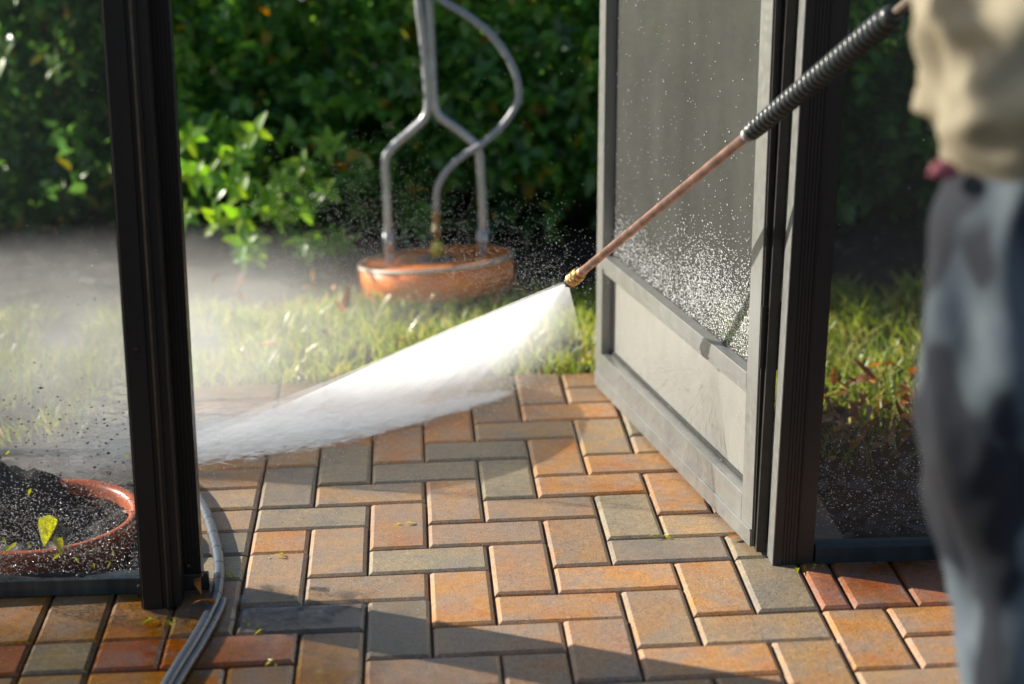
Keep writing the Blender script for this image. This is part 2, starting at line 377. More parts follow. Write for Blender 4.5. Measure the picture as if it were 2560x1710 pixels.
# thin film of water over the joints by the left post
def puddle():
    n = 64; c = (-.165, -.51); V = [(0, 0, 0)]; ring = []
    for k in range(n):
        q = 2*math.pi*k/n; r = 1+.28*noise.noise(Vector((math.cos(q)*2.2, math.sin(q)*2.2, 4)))+.10*noise.noise(Vector((math.cos(q)*7, math.sin(q)*7, 1)))
        ring.append((.17*r*math.cos(q), .075*r*math.sin(q)))
    for s_ in (.5, 1): V += [(x*s_, y*s_, 0) for x, y in ring]
    F = [(0, 1+k, 1+(k+1) % n) for k in range(n)]; mb = MB(); mb.add(V, F+[(1+k, n+1+k, n+1+(k+1) % n, 1+(k+1) % n) for k in range(n)])
    t = NT('puddle_water'); t.N.remove(t.b); tr = t.n('BsdfTransparent'); tr.inputs[0].default_value = (1, 1, 1, 1); gl = t.n('BsdfGlossy'); gl.inputs['Roughness'].default_value = .04
    fr = t.n('Fresnel'); fr.inputs[0].default_value = 1.45; b = t.n('Bump'); b.inputs['Strength'].default_value = .25; b.inputs['Distance'].default_value = .003
    t.l(t.noise(22, 3, map_scale=(.6, 2.2, 1)), b.inputs['Height']); t.l(b.outputs[0], gl.inputs['Normal']); 
    mx = t.n('MixShader'); t.l(t.math('MULTIPLY', fr.outputs[0], t.ramp(t.noise(26, 4), [(.45, 0.), (.62, .8)])), mx.inputs[0]); t.l(tr.outputs[0], mx.inputs[1]); t.l(gl.outputs[0], mx.inputs[2]); t.l(mx.outputs[0], t.out.inputs[0])
    o = mb.build('puddle', t.m, loc=(c[0], c[1], .0022)); tag(o, 'thin puddle of clear water spreading over the shaded pavers beside the hose', 'puddle')
puddle()

# ------------------------------------------------------------ posts and screen walls (all lean .9 degrees with the fall of the patio)
TILT = (0, .0165, 0)
def ribs(x0, x1, y, n, d=.0016):
    o = []; p = (x1-x0)/n
    for k in range(n): a = x0+k*p; o += [(a, y), (a+p*.55, y), (a+p*.62, y+d), (a+p*.93, y+d)]
    return o+[(x1, y)]
H = 2.1
pl = thing('screen_post', 'dark bronze aluminium post with screw head and ribbed jamb, left of the doorway', 'post', (-.354, -.505, 0), rot=TILT)
MB().prism([(0, 0), (.0015, -.0015), (.031, -.0015), (.0325, .001), (.0375, .001), (.0385, -.003), (.0435, -.0045), (.0475, -.003), (.0485, .004), (.060, .004), (.060, .062), (0, .062)], 0, H).build('upright', M['bronze'], pl)
j = MB().prism(ribs(.050, .087, .0635, 6)+[(.087, .10), (.050, .10)], .012, H).build('ribbed_jamb', M['bronze'], pl)
MB().box(.053, .098, .061, .075, 0, .03, .002).build('jamb_bracket', M['seal'], pl)
def screw(x, y, z, r, parent, ax=(0, -1, 0), mat='seal'):
    a = Vector(ax); p = Vector((x, y, z)); return MB().tube([p-a*.002, p+a*.001, p+a*.0026, p+a*.003], [r, r, r*.75, r*.2], 12).build('screw', M[mat], parent, True)
screw(.017, -.001, .432, .0055, pl, mat='bronze'); screw(.066, .0625, .044, .004, pl); screw(.082, .062, .008, .004, pl)
MB().tube([(.0410, -.0046, 0), (.0410, -.0046, H)], .0016, 8).build('channel_edge', M['channel'], pl, True)
MB().box(-.0022, .0002, .002, .012, 0, H).build('spline_groove', M['seal'], pl)

pr = thing('screen_post', 'dark bronze ribbed post with a left edge painted sunlit pale, carrying the door hinges', 'post', (.669, -.445, 0), rot=(0, .030, 0))
MB().prism([(-.0008, 0), (0, -.001), (.006, -.001)]+ribs(.009, .036, -.001, 5)+[(.038, .001), (.0385, .045), (-.0008, .045)], 0, H).build('ribbed_jamb', M['bronze_post'], pr)
MB().prism([(.0388, .0035), (.0655, .0035), (.0655, .052), (.0388, .052)], 0, H).build('upright', M['bronze_post'], pr)
MB().box(-.0030, -.0012, -.0005, .0445, .001, H).build('jamb_edge_sunlit_paint', M['door'], pr)  # sunlight on the post's left face put into the colour as a pale strip
MB().box(-.020, -.0035, .050, .075, .004, H).build('door_stop', M['seal'], pr)
MB().box(-.0295, .066, .056, .086, H-.12, H).build('header_stub', M['bronze_post'], pr)

hb = MB().box(-.354, .735, -.50, -.42, H+.001, H+.06, .003).build('door_header', M['bronze'], loc=(.035, 0, 0)); tag(hb, 'dark bronze beam spanning the tops of both doorway posts above the picture', 'beam')

def drops(n, x0, x1, z0, z1, y, dens, size, parent, mat='water', squash=(1, .5, 1), name='water_beads'):
    P = []; 
    while len(P) < n:
        x, z = random.uniform(x0, x1), random.uniform(z0, z1)
        if random.random() < dens(x, z): 
            P.append((round(x/.0021)*.0021 if random.random() < .8 else x, y+random.uniform(-.0012, .0012), round(z/.0021)*.0021))
    P = np.array(P); s_ = np.array([random.uniform(*size)*(1.5 if random.random() < .08 else 1) for _ in P])
    sz = np.stack([s_*squash[0]*rng.uniform(.8, 1.9, len(P)), s_*squash[1], s_*squash[2]*rng.uniform(.7, 1.2, len(P))], 1)
    o = scatter(name, P, sz, M[mat], parent); o['kind'] = 'stuff'; return o

wl = thing('screen_wall', 'insect screen panel beaded with water, left of the dark doorway post', 'screen wall', (-.356, -.43, 0), rot=TILT)
MB().box(-1.6, -.002, -.017, .018, 0, .027, .0015).build('bottom_rail', M['sill'], wl)
MB().box(-1.6, -.002, -.015, .015, H-.05, H, .0015).build('top_rail', M['bronze'], wl)
MB().add([(-1.6, 0, .0272), (-.002, 0, .0272), (-.002, 0, H-.051), (-1.6, 0, H-.051)], [(0, 1, 2, 3)]).build('insect_mesh', M['screen'], wl)
screw(-.108, .0, .0275, .006, wl, ax=(0, 0, 1)); MB().box(-.013, -.001, -.03, -.019, 0, .02, .003).build('foot_clip', M['seal'], wl)
drops(5200, -.30, -.003, .03, .40, 0, lambda x, z: math.exp(-((z-.10)/.075)**2)*(.35+.65*max(0, noise.noise(Vector((x*14, z*14, 3)))+.55)), (.0006, .00115), wl)
drops(500, -.30, -.003, .15, .62, 0, lambda x, z: math.exp(-(z-.15)/.15), (.0006, .0012), wl)
drops(170, -.28, -.003, .16, .42, -.001, lambda x, z: math.exp(-((z-.26)/.07)**2)*(.2+.8*(x > -.22)), (.0008, .0019), wl, 'potsoil', name='dark_specks')  # dark droplet-sized specks on the mesh
wr = thing('screen_wall', 'insect screen panel speckled with fine yellowish drops, right of the ribbed post', 'screen wall', (.736, -.425, 0), rot=TILT)
MB().box(.002, 1.6, -.020, .016, 0, .030, .0015).build('bottom_rail', M['sillblue'], wr)
MB().box(.002, 1.6, -.015, .015, H-.05, H, .0015).build('top_rail', M['bronze'], wr)
MB().add([(.0, 0, .0302), (1.6, 0, .0302), (1.6, 0, H-.051), (.0, 0, H-.051)], [(0, 1, 2, 3)]).build('insect_mesh', M['screen'], wr)
drops(1500, .0, .30, .04, .42, 0, lambda x, z: math.exp(-((z-.13)/.075)**2), (.0005, .0009), wr, 'spray')
drops(160, .0, .30, .2, .8, 0, lambda x, z: math.exp(-(z-.2)/.13), (.0005, .001), wr, 'spray')

# ------------------------------------------------------------ the open screen door
A = Vector((.643, -.379, 0)); Bp = Vector((.472, .498, 0)); u = (Bp-A).normalized(); DL = (Bp-A).length
ang = math.atan2(u.y, u.x)
# door local axes: x along the door from the hinge, y to the sunlit face, z up
door = thing('screen_door', 'open screen door with frame painted sunlit pale, grey mesh and metal kick panel', 'door', A)
door.rotation_euler = (Matrix.Rotation(.0165, 3, 'Y') @ Matrix.Rotation(ang, 3, 'Z')).to_euler()
def db(name, x0, x1, z0, z1, y0=-.030, y1=0., mat='door', bev=.0008): return MB().box(x0, x1, y0, y1, z0, z1, bev).build(name, M[mat], door)
DH = 2.03; zo = .012
db('hinge_stile', 0, .048, zo, DH); db('latch_stile', DL-.040, DL, zo, DH)
db('bottom_rail', .0485, DL-.0405, .036, .086); db('middle_rail', .0485, DL-.0405, .272, .300); db('top_rail', .0485, DL-.0405, DH-.06, DH)
db('middle_rail_lip', .0487, DL-.0407, .262, .2715, -.030, -.003)
db('kick_panel_trim', .0487, DL-.0407, .0865, .094, -.030, -.020, 'seal')
db('door_sweep', .001, DL-.0005, zo-.005, .0355, -.024, .0022, bev=.0006); db('sweep_bead', .001, DL-.001, .0358, .0385, -.01, .0040, bev=.001)
kp = MB().box(.0487, DL-.0407, -.0275, -.0245, .0868, .2618)
def kick_mat():
    t = NT('kick_panel_paint'); t.P(Metallic=.35, Roughness=.4)
    f = t.noise(4, 6); s1 = t.noise(60, 4, map_scale=(.25, 1, 1)); s2 = t.noise(28, 5, map_scale=(1, 1, .5))
    c = t.mix(t.ramp(f, [(.2, 0.), (.8, 1.)]), (.315, .315, .295), (.295, .295, .275))
    c = t.mix(1., c, t.ramp(s2, [(.3, .95), (.7, 1.03)]), 'MULTIPLY'); c = t.mix(t.ramp(s1, [(.26, .6), (.31, 0.)]), c, (.16, .14, .12))
    t.l(c, t.b.inputs['Base Color']); t.l(t.ramp(t.noise(12, 6), [(.3, .38), (.7, .44)]), t.b.inputs['Roughness']); return t.m
kp.build('kick_panel', kick_mat(), door)
MB().add([(.0487, -.022, .3005), (DL-.0407, -.022, .3005), (DL-.0407, -.022, DH-.061), (.0487, -.022, DH-.061)], [(0, 1, 2, 3)]).build('insect_mesh', M['door_screen'], door)
# gutter where the mesh is rolled into the frame
db('screen_spline', .0487, DL-.0407, .3003, .3045, -.0235, -.0205, 'seal', 0)
# hinge side of the door: grooved edge seen from the patio
for a, b in ((-.0105, -.003), (-.020, -.0135), (-.0285, -.023)): MB().box(-.0042, -.0004, a, b, zo+.001, DH-.001).build('edge_rib', M['seal'], door)
hg = MB().box(-.0075, -.0045, -.0300, .0006, .325, .43, .0008).build('hinge', M['seal'], door)
for z in (.345, .383, .418): MB().tube([(-.007, -.014, z), (-.0095, -.014, z), (-.010, -.014, z)], [.0045, .0040, .001], 10).build('screw', M['zinc'], hg, True)
MB().tube([(-.006, -.034, .32), (-.006, -.034, .435)], .0052, 12).build('hinge_pin', M['bronze'], hg, True)
for z in (.235, .205): MB().tube([(-.004, -.014, z), (-.0058, -.014, z), (-.006, -.014, z)], [.0042, .0038, .001], 10).build('screw', M['seal'], door, True)
MB().tube([(DL*.86, -.034, .018), (DL*.86, -.034, .002)], .010, 10).build('floor_bumper', M['seal'], door)
# beads of water on the door mesh: crowded near the hinge and along the middle rail
def dd(x, z):
    a = math.exp(-((z-.37)/.075)**2)*math.exp(-(max(0, x-.24)/.16)**2)
    b = .55*math.exp(-((z-.33)/.05)**2)*(x > .3); c_ = .03*math.exp(-(z-.3)/.25)
    return min(1, a+b+c_)
drops(7000, .05, DL-.042, .302, .85, -.021, dd, (.0006, .00125), door, 'spray', (1.5, .6, 1.1))
drops(260, .05, DL-.042, .12, .27, -.0235, lambda x, z: .5, (.0004, .0009), door, 'spray')
drops(200, .01, DL, .02, .31, .0015, lambda x, z: .5, (.0004, .0008), door, 'spray')

# ------------------------------------------------------------ lance
Nz = Vector((.372, -.005, .374)); Gt = Vector((.741, -.75, .933)); ld = (Gt-Nz).normalized()
def on(t): return Nz+ld*t
lance = thing('pressure_washer_lance', 'copper coloured pressure washer lance with black ribbed grip and brass nozzle', 'lance', Nz)
def LT(name, ts, rs, mat, seg=20, sm=True):
    return MB().tube([ld*t for t in ts], rs, seg).build(name, M[mat], lance, sm)
fullL = (Gt-Nz).length; g0 = (Vector((.627, -.35, .706))-Nz).dot(ld)
g0 = .64
LT('nozzle_tip', [0, .002, .008, .0085, .014], [.0068, .0096, .0099, .0082, .0082], 'rubber')
for k in range(6):
    q = k*math.pi/3; pv = ld.orthogonal().normalized(); pv = Matrix.Rotation(q, 3, ld) @ pv
    MB().tube([pv*.0078+ld*(-.0015), pv*.0082+ld*.007], .0017, 6).build('nozzle_tooth', M['rubber'], lance)
qc = LT('coupler', [.014, .0145, .018, .019, .030, .031, .033, .0335, .036, .0365, .046, .048], [.0085, .0124, .0133, .0121, .0130, .0133, .0133, .0110, .0110, .0133, .0126, .0105], 'brass', 24)
MB().tube([ld*.0462, ld*.0485], .0126, 6).build('coupler_nut', M['brass'], lance)
LT('rod', [.048, .062, .0621, g0+.01], [.0088, .0088, .0077, .0077], 'copper')
gl_ = fullL+.012; ts = []; rs = []
L = gl_-g0; nr = 29
for k in range(nr):
    a = g0+.012+(L-.03)*k/nr; p = (L-.03)/nr
    ts += [a, a+p*.12, a+p*.3, a+p*.7, a+p*.88, a+p*.999]; q_ = .90+.22*k/nr; rs += [.0118*q_, .0142*q_, .0162*q_, .0162*q_, .0142*q_, .0118*q_]
LT('grip', [g0-.002, g0+.003, g0+.010]+ts+[gl_-.018, gl_-.016, gl_], [.0105, .0140, .0140]+rs+[.0135, .0165, .0150], 'rubber', 24)
LT('grip_collar', [g0-.014, g0-.011, g0-.002], [.0085, .0110, .0110], 'tube')
LT('upper_rod', [gl_, gl_+.26], [.0072, .0072], 'steelrod')
hd = on(gl_+.26)-Nz
MB().tube([hd-ld*.01, hd+ld*.10, hd+ld*.16], [.017, .019, .015], 12).build('trigger_gun', M['rubber'], lance, True)
MB().tube([hd+ld*.11, hd+ld*.13+Vector((0, 0, -.13))], [.016, .014], 12).build('pistol_handle', M['rubber'], lance, True)

# ------------------------------------------------------------ water: fan jet striking the pavers
HIT = [Vector(p) for p in ((.475, .78, .004), (.425, .65, .004), (.371, .567, .004), (.25, .43, .004), (.129, .327, .004), (.02, .25, .004), (-.096, .187, .004), (-.21, .14, .004), (-.334, .107, .004), (-.44, .10, .004))]
HS = spline(HIT, 6)
def hit(t):
    x = max(0, min(.9999, t))*(len(HS)-1); i = int(x); return HS[i].lerp(HS[i+1], x-i)
fann = (HS[-1]-Nz).cross(HS[0]-Nz).normalized()
def fan(thick=1., peak=10., r1=.985):
    mb = MB(); n = 40; v = []; K = 8
    for side in (1, -1):
        for i in range(n+1):
            e = (hit(i/n)-Nz)*(1+.05*noise.noise(Vector((i*.9, 3, thick))))
            for k in range(K+1):
                r = .012+r1*k/K; th = thick*(.0025+.014*r**1.1)*(1-.7*max(0, 1-3*i/n)**2)*(.8+.5*noise.noise(Vector((i*.31, r*3.1, thick))))
                v.append(e*r+fann*side*th)
    m_ = (n+1)*(K+1); f = []
    def q(s_, i, k): return s_*m_+i*(K+1)+k
    for i in range(n):
        for k in range(K):
            f.append((q(0, i, k), q(0, i, k+1), q(0, i+1, k+1), q(0, i+1, k))); f.append((q(1, i, k), q(1, i+1, k), q(1, i+1, k+1), q(1, i, k+1)))
        f.append((q(0, i, 0), q(0, i+1, 0), q(1, i+1, 0), q(1, i, 0))); f.append((q(0, i, K), q(1, i, K), q(1, i+1, K), q(0, i+1, K)))
    for k in range(K):
        f.append((q(0, 0, k), q(1, 0, k), q(1, 0, k+1), q(0, 0, k+1))); f.append((q(0, n, k), q(0, n, k+1), q(1, n, k+1), q(1, n, k)))
    mb.add(v, f)
    def dens(t):
        tc = t.n('TexCoord').outputs['Object']; ln = t.n('VectorMath', operation='LENGTH'); t.l(tc, ln.inputs[0])
        nm = t.n('VectorMath', operation='NORMALIZE'); t.l(tc, nm.inputs[0])
        st = t.ramp(t.noise(34, 4, nm.outputs[0], .7), [(.36, .06), (.66, 1.25)])
        dt = t.n('VectorMath', operation='DOT_PRODUCT'); t.l(nm.outputs[0], dt.inputs[0]); dt.inputs[1].default_value = (HS[-1]-Nz).normalized()
        st = t.math('MULTIPLY', st, t.ramp(dt.outputs['Value'], [(.22, .10), (.5, .45), (.8, 1.)]))
        pf = t.ramp(t.noise(16, 4, tc, .6), [(.32, .25), (.6, 1.)])
        st = t.math('MULTIPLY', st, t.mix(t.ramp(ln.outputs['Value'], [(.3, 0.), (.6, 1.)]), (1., 1., 1.), pf))
        return t.math('MULTIPLY', t.math('DIVIDE', peak, t.math('ADD', ln.outputs['Value'], .10)), st)
    return mb, vol_mat('jet_water', dens, 0.)
mb, mat = fan(1., 4.2)
jet = thing('water_jet', 'white fan of water blasting from the lance nozzle down onto the pavers', 'water jet', Nz)
jb = mb.build('spray_fan', mat, jet); jb['kind'] = 'stuff'
mb, mat = fan(2.8, 1.1, 1.03); jb = mb.build('spray_veil', mat, jet); jb['kind'] = 'stuff'
def streaks():
    V = []; F = []; c = 0
    for k in range(4600):
        t = min(1, max(0, random.betavariate(1.6, .8))); e = hit(t)-Nz; L_ = e.length; d = (e+Vector([random.gauss(0, .010) for _ in range(3)])*1.)
        r0 = random.uniform(.03, 1)**.6; ln = random.uniform(.010, .040)/L_
        off = fann*random.gauss(0, .004+.012*r0)
        a = d*r0+off*r0; b = d*min(1, r0+ln)+off*min(1, r0+ln); w = fann.cross(e).normalized()*random.uniform(.00010, .00036)
        V += [a, (a+b)/2+w, b, (a+b)/2-w]; F.append((c, c+1, c+2, c+3)); c += 4
    return np.array([tuple(v) for v in V]), np.array(F)
V, F = streaks(); o = npmesh('water_streaks', V, F, M['spray'], jet); o['kind'] = 'stuff'
def rebound():
    V = []; F = []; c = 0
    for k in range(11000):      # water skidding and bouncing off the pavers towards the left
        t = random.random()**.6; h = hit(.30+.70*t); a = .006+.075*t
        p = h+Vector((-abs(random.gauss(0, .09))*t, random.gauss(.004, .008)+abs(random.gauss(0, a*.8)), abs(random.gauss(0, a*.62))))-Nz
        d = Vector((-1+random.gauss(0, .1), -.28+random.gauss(0, .15), random.gauss(.08, .16))).normalized()*random.uniform(.006, .022)
        w = d.cross(Vector((random.gauss(0, .3), -.8, .5))).normalized()*random.uniform(.00025, .0008)
        V += [p-d, p+w, p+d, p-w]; F.append((c, c+1, c+2, c+3)); c += 4
    return np.array([tuple(v) for v in V]), np.array(F)
V, F = rebound(); o = npmesh('rebound_streaks', V, F, M['spray'], jet); o['kind'] = 'stuff'

def cloud(name, label, c, r, peak, nscale=6, rot=0., power=1.5, lo=.3):
    bm = bmesh.new(); bmesh.ops.create_icosphere(bm, subdivisions=3, radius=1)
    me = bpy.data.meshes.new(name); bm.to_mesh(me); bm.free()
    def dens(t):
        tc = t.n('TexCoord').outputs['Object']; ln = t.n('VectorMath', operation='LENGTH'); t.l(tc, ln.inputs[0])
        fo = t.math('POWER', t.math('SUBTRACT', 1., ln.outputs['Value'], clamp=True), power)
        ns = t.ramp(t.noise(nscale, 4, t.n('NewGeometry').outputs['Position'], .55), [(.3, lo), (.7, 1.)])
        return t.math('MULTIPLY', t.math('MULTIPLY', fo, peak), ns)
    me.materials.append(vol_mat(name, dens)); o = link(name, me); o.location = c; o.scale = r; o.rotation_euler = (0, 0, rot)
    tag(o, label, 'mist', kind='stuff'); return o
la = math.atan2(.66, .83)
def splash_bank():
    a_, b_ = Vector((.30, .50, .0)), Vector((-.80, .07, .0)); L_ = (b_-a_).length; q = math.atan2(b_.y-a_.y, b_.x-a_.x)
    R0, R1, Z0, Z1 = .035, .24, .022, .165
    V = []; F = []; n, K = 14, 20
    for i in range(n+1):
        x = L_*i/n; f = i/n; e = 1 if f < .9 else 1-(f-.9)*4
        for k in range(K):
            w = 2*math.pi*k/K; V.append((x, (R0+(R1-R0)*f)*math.cos(w)*e, (Z0+(Z1-Z0)*f)*math.sin(w)*e))
    for i in range(n):
        for k in range(K): F.append((i*K+k, i*K+(k+1) % K, (i+1)*K+(k+1) % K, (i+1)*K+k))
    mb = MB(); mb.add(V, F); mb.f.append(tuple(range(K-1, -1, -1))); mb.f.append(tuple(n*K+k for k in range(K)))
    def dens(t):
        tc = t.n('TexCoord').outputs['Object']; sx = t.n('SeparateXYZ'); t.l(tc, sx.inputs[0])
        f = t.math('DIVIDE', sx.outputs[0], L_, clamp=True)
        y = t.math('DIVIDE', sx.outputs[1], t.math('MULTIPLY_ADD', f, R1-R0, R0)); z = t.math('DIVIDE', sx.outputs[2], t.math('MULTIPLY_ADD', f, Z1-Z0, Z0))
        d = t.math('SUBTRACT', 1., t.math('SQRT', t.math('ADD', t.math('MULTIPLY', y, y), t.math('MULTIPLY', z, z))), clamp=True)
        ns = t.ramp(t.noise(13, 4, t.n('NewGeometry').outputs['Position'], .6), [(.36, .1), (.62, 1.)])
        ends = t.math('MULTIPLY', t.ramp(f, [(.0, .3), (.25, 1.), (.62, .8), (1., 0.)]), ns)
        return t.math('MULTIPLY', t.math('MULTIPLY', d, 12.), ends)
    o = mb.build('splash_cloud', vol_mat('splash_water', dens, 0.), loc=a_); o.rotation_euler = (0, 0, q)
    tag(o, 'dense white splash rolling left from where the jet strikes the pavers', 'splash', kind='stuff')
splash_bank()
cloud('mist_cloud', 'pale mist drifting over the grass behind the left post and screen', (-.75, .95, .0), (1.25, .80, .23), 3.2, 6, .1, 1.2, .12)
cloud('mist_cloud', 'bright spray mist rising over the left part of the jet', (-.45, .40, .10), (.60, .34, .19), 4.6, 8, la*.5, 1.2, .1)
# loose droplets thrown back from the nozzle and rising from the splash
def loose():
    P = []; s_ = []
    for k in range(7000):      # heavy spray bouncing off the pavers, thicker to the left
        t = random.random()**.75; h = hit(.25+.75*t); a = .02+.10*t
        P.append((h.x-abs(random.gauss(0, .10))*t, h.y+random.gauss(.01, .012)+abs(random.gauss(0, a*.6)), abs(random.gauss(0, a*.55)))); s_.append(random.uniform(.0004, .0011))
    for k in range(9000):       # arc thrown back up and left from the nozzle
        a = abs(random.gauss(0, 1)); t = random.random()**.8*.62
        y_ = random.gauss(0, .05); up = .24*t*random.uniform(-.2, 1.15)+.15*random.random()**3
        P.append((Nz.x-t*random.uniform(.6, 1.0)+random.gauss(0, .01), Nz.y+.05+y_+t*.25, Nz.z+up-.03+random.gauss(0, .02))); s_.append(random.uniform(.00022, .00055))
    for k in range(900): P.append((random.uniform(-.6, .6), random.uniform(-.2, .5), random.uniform(.02, .75))); s_.append(random.uniform(.0003, .0007))
    for k in range(350): P.append(tuple(Nz+Vector((random.gauss(0, .045), random.gauss(.01, .03), random.gauss(.02, .045))))); s_.append(random.uniform(.0003, .0008))
    for k in range(3800):
        h = hit(random.random()); P.append((h.x+random.gauss(-.03, .07), h.y+random.gauss(.04, .06), abs(random.gauss(0, .05)))); s_.append(random.uniform(.0004, .0013))
    return np.array(P), np.array(s_)
P, s_ = loose(); o = scatter('spray_droplets', P, s_, M['spray']); tag(o, 'fine bright droplets flying around the nozzle and above the jet', 'droplets', kind='stuff')

# ------------------------------------------------------------ round surface cleaner
cc = Vector((.155, 1.37, 0)); sfc = thing('surface_cleaner', 'orange round surface cleaner with grey Y-shaped tube handle and curved hose', 'cleaner', cc)

MB().lathe([(.002, .064), (.12, .065), (.180, .066), (.190, .068), (.1935, .072), (.200, .070), (.2005, -.012), (.1955, -.014), (.19, .01), (.02, .03)], 64).build('deck', M['orange'], sfc, True)
MB().lathe([(.1945, .0715), (.2022, .0715), (.2032, .064), (.2012, .0615), (.195, .066)], 64, closed=True).build('deck_rim', simple('deck_rim_paint', (.52, .45, .38), .45), sfc, True)
MB().lathe([(.001, .075), (.045, .075), (.05, .06), (.05, .042)], 24, (0, .0, 0)).build('hub', M['rubber'], sfc, True)
MB().box(-.03, .05, -.15, -.10, .046, .058, .004).build('deck_plate', M['yellow'], sfc)
for q in sfc.children: q.rotation_euler = (math.radians(-6.5), math.radians(-3.2), 0)
def on_sfc(p): return Vector(p)-cc
TL = [(.033, 1.4, .05), (.033, 1.4, .10), (.032, 1.4, .16), (.032, 1.4, .25), (.0325, 1.4, .325), (.055, 1.4, .362), (.103, 1.4, .401), (.137, 1.4, .434), (.1455, 1.4, .475), (.142, 1.4, .564), (.137, 1.4, .652), (.13, 1.4, .727), (.12, 1.41, 1.0)]
TR = [(.273, 1.4, .05), (.275, 1.4, .1), (.277, 1.4, .167), (.275, 1.4, .259), (.271, 1.4, .338), (.255, 1.4, .367), (.208, 1.4, .407), (.170, 1.4, .438), (.160, 1.4, .475), (.158, 1.4, .564), (.156, 1.4, .651), (.155, 1.4, .727), (.148, 1.41, 1.0)]
HO = [(.157, 1.37, .20), (.160, 1.362, .25), (.172, 1.36, .28), (.193, 1.36, .309), (.233, 1.36, .342), (.272, 1.355, .365), (.328, 1.36, .411), (.364, 1.36, .460), (.373, 1.36, .500), (.362, 1.36, .553), (.332, 1.36, .609), (.29, 1.36, .658), (.237, 1.37, .697), (.179, 1.38, .736), (.15, 1.38, .80)]
for T_ in (TL, TR):
    h_ = MB().tube([on_sfc(p) for p in spline(T_, 6)], .0115, 14).build('handle_tube', M['tube'], sfc, True)
    MB().tube([on_sfc((T_[1][0], 1.4, .085)), on_sfc((T_[1][0], 1.4, .135))], .015, 12).build('tube_socket', M['tube'], h_, True)
MB().tube([on_sfc((.12, 1.41, 1.0)), on_sfc((.148, 1.41, 1.0))], .012, 10).build('handle_top', M['rubber'], sfc, True)
MB().tube([on_sfc(p) for p in spline(HO, 8)], .0093, 12).build('feed_hose', M['silverhose'], sfc, True)
MB().tube([on_sfc((.156, 1.37, z)) for z in (.07, .115, .116, .118)], [.016, .016, .012, .006], 12).build('swivel', M['yellow'], sfc, True)
MB().tube([on_sfc((.156, 1.37, z)) for z in (.118, .14, .141, .15, .151, .178, .18, .205)], [.009, .009, .013, .013, .009, .009, .012, .012], 12).build('hose_fitting', M['dullbrass'], sfc, True)

# ------------------------------------------------------------ basin behind the left screen, hose, debris
pc = (-.555, -.240, -.042)
pot = thing('planter_basin', 'shallow terracotta coloured round basin full of dark wet soil behind the left screen', 'basin', pc)
MB().lathe([(.135, 0), (.160, .085), (.167, .090), (.1685, .098), (.164, .103), (.154, .103), (.148, .097), (.144, .08)], 72).build('basin_wall', M['terra'], pot, True)
V = [(0, 0, .066)]; F = []
for i in range(1, 9):
    for k in range(48):
        q = 2*math.pi*k/48; r = .147*i/8; V.append((r*math.cos(q), r*math.sin(q), .068+.02*noise.noise(Vector((r*math.cos(q)*25, r*math.sin(q)*25, 0)))))
F = [(0, 1+k, 1+(k+1) % 48) for k in range(48)]+[(1+(i-1)*48+k, 1+i*48+k, 1+i*48+(k+1) % 48, 1+(i-1)*48+(k+1) % 48) for i in range(1, 8) for k in range(48)]
MB().add(V, F).build('wet_soil', M['potsoil'], pot, True)
HP = [(-1.6, .27, .01), (-1.1, .25, .01), (-.725, .213, .01), (-.639, .203, .01), (-.552, .187, .01), (-.463, .153, .01), (-.389, .087, .01), (-.338, .003, .01), (-.299, -.107, .01), (-.270, -.229, .01), (-.247, -.36, .01), (-.239, -.48, .01), (-.245, -.559, .01), (-.258, -.648, .01), (-.272, -.724, .01), (-.284, -.80, .01), (-.30, -.95, .01), (-.36, -1.5, .01)]
hs = thing('garden_hose', 'blue grey hose curving around the foot of the left post over the pavers', 'hose', (-.27, -.4, 0))
hp = [p-Vector((-.27, -.4, 0)) for p in spline(HP, 10)]
MB().tube(hp, .0092, 16).build('hose_line', M['hose'], hs, True)
for k in range(86, 112, 5):
    if k+1 < len(hp): MB().tube([hp[k], hp[k]+(hp[k+1]-hp[k]).normalized()*.0012], .00965, 16).build('hose_ring', M['seal'], hs, True)
hp2 = [p+Vector((.0125, -.004, -.002)) for p in hp[112:]]
MB().tube(hp2, .0062, 14).build('hose_ridge', M['hose'], hs, True)  # thin tube along the hose as its parallel ridge

def added_mound():  # added dark heap, hides the basin rim where it fades into darkness
    V = []; F = []; n = 34
    for j in range(n+1):
        for i in range(n+1):
            a, b = i/n*2-1, j/n*2-1; d = math.sqrt(a*a+b*b); x, y = -.72+a*.29, -.12+b*.23
            V.append((x, y, -.075+.185*max(0, 1-d**2.2)*(1+.25*noise.noise(Vector((x*9, y*9, 0))))+.022*noise.noise(Vector((x*30, y*30, 0)))+.010*noise.noise(Vector((x*80, y*80, 0)))))
    for j in range(n):
        for i in range(n): F.append((j*(n+1)+i, j*(n+1)+i+1, (j+1)*(n+1)+i+1, (j+1)*(n+1)+i))
    npmesh('added_dark_mound', V, F, M['potsoil'], smooth=True)['kind'] = 'structure'
added_mound()
def leaf_mesh(name, L_, Wd, fold=.25, curl=.15, mat='leaf_g', seg=5, point=.5):
    V = []; F = []
    for i in range(seg+1):
        t = i/seg; w = Wd/2*math.sin(math.pi*min(1, t**point*.98+.02))**.8; zc = -curl*L_*(t*t)
        V += [(-w, t*L_, zc+fold*w), (0, t*L_, zc), (w, t*L_, zc+fold*w)]
    for i in range(seg):
        a = i*3; F += [(a, a+1, a+4, a+3), (a+1, a+2, a+5, a+4)]
    me = bpy.data.meshes.new(name); me.from_pydata(V, [], F); me.materials.append(M[mat]); me.shade_smooth(); return me
def put_leaf(me, name, loc, rot, label, cat, group=None, parent=None, s_=1.):
    o = link(name, me, parent, loc); o.rotation_euler = rot; o.scale = (s_,)*3
    if label: tag(o, label, cat, group)
    return o
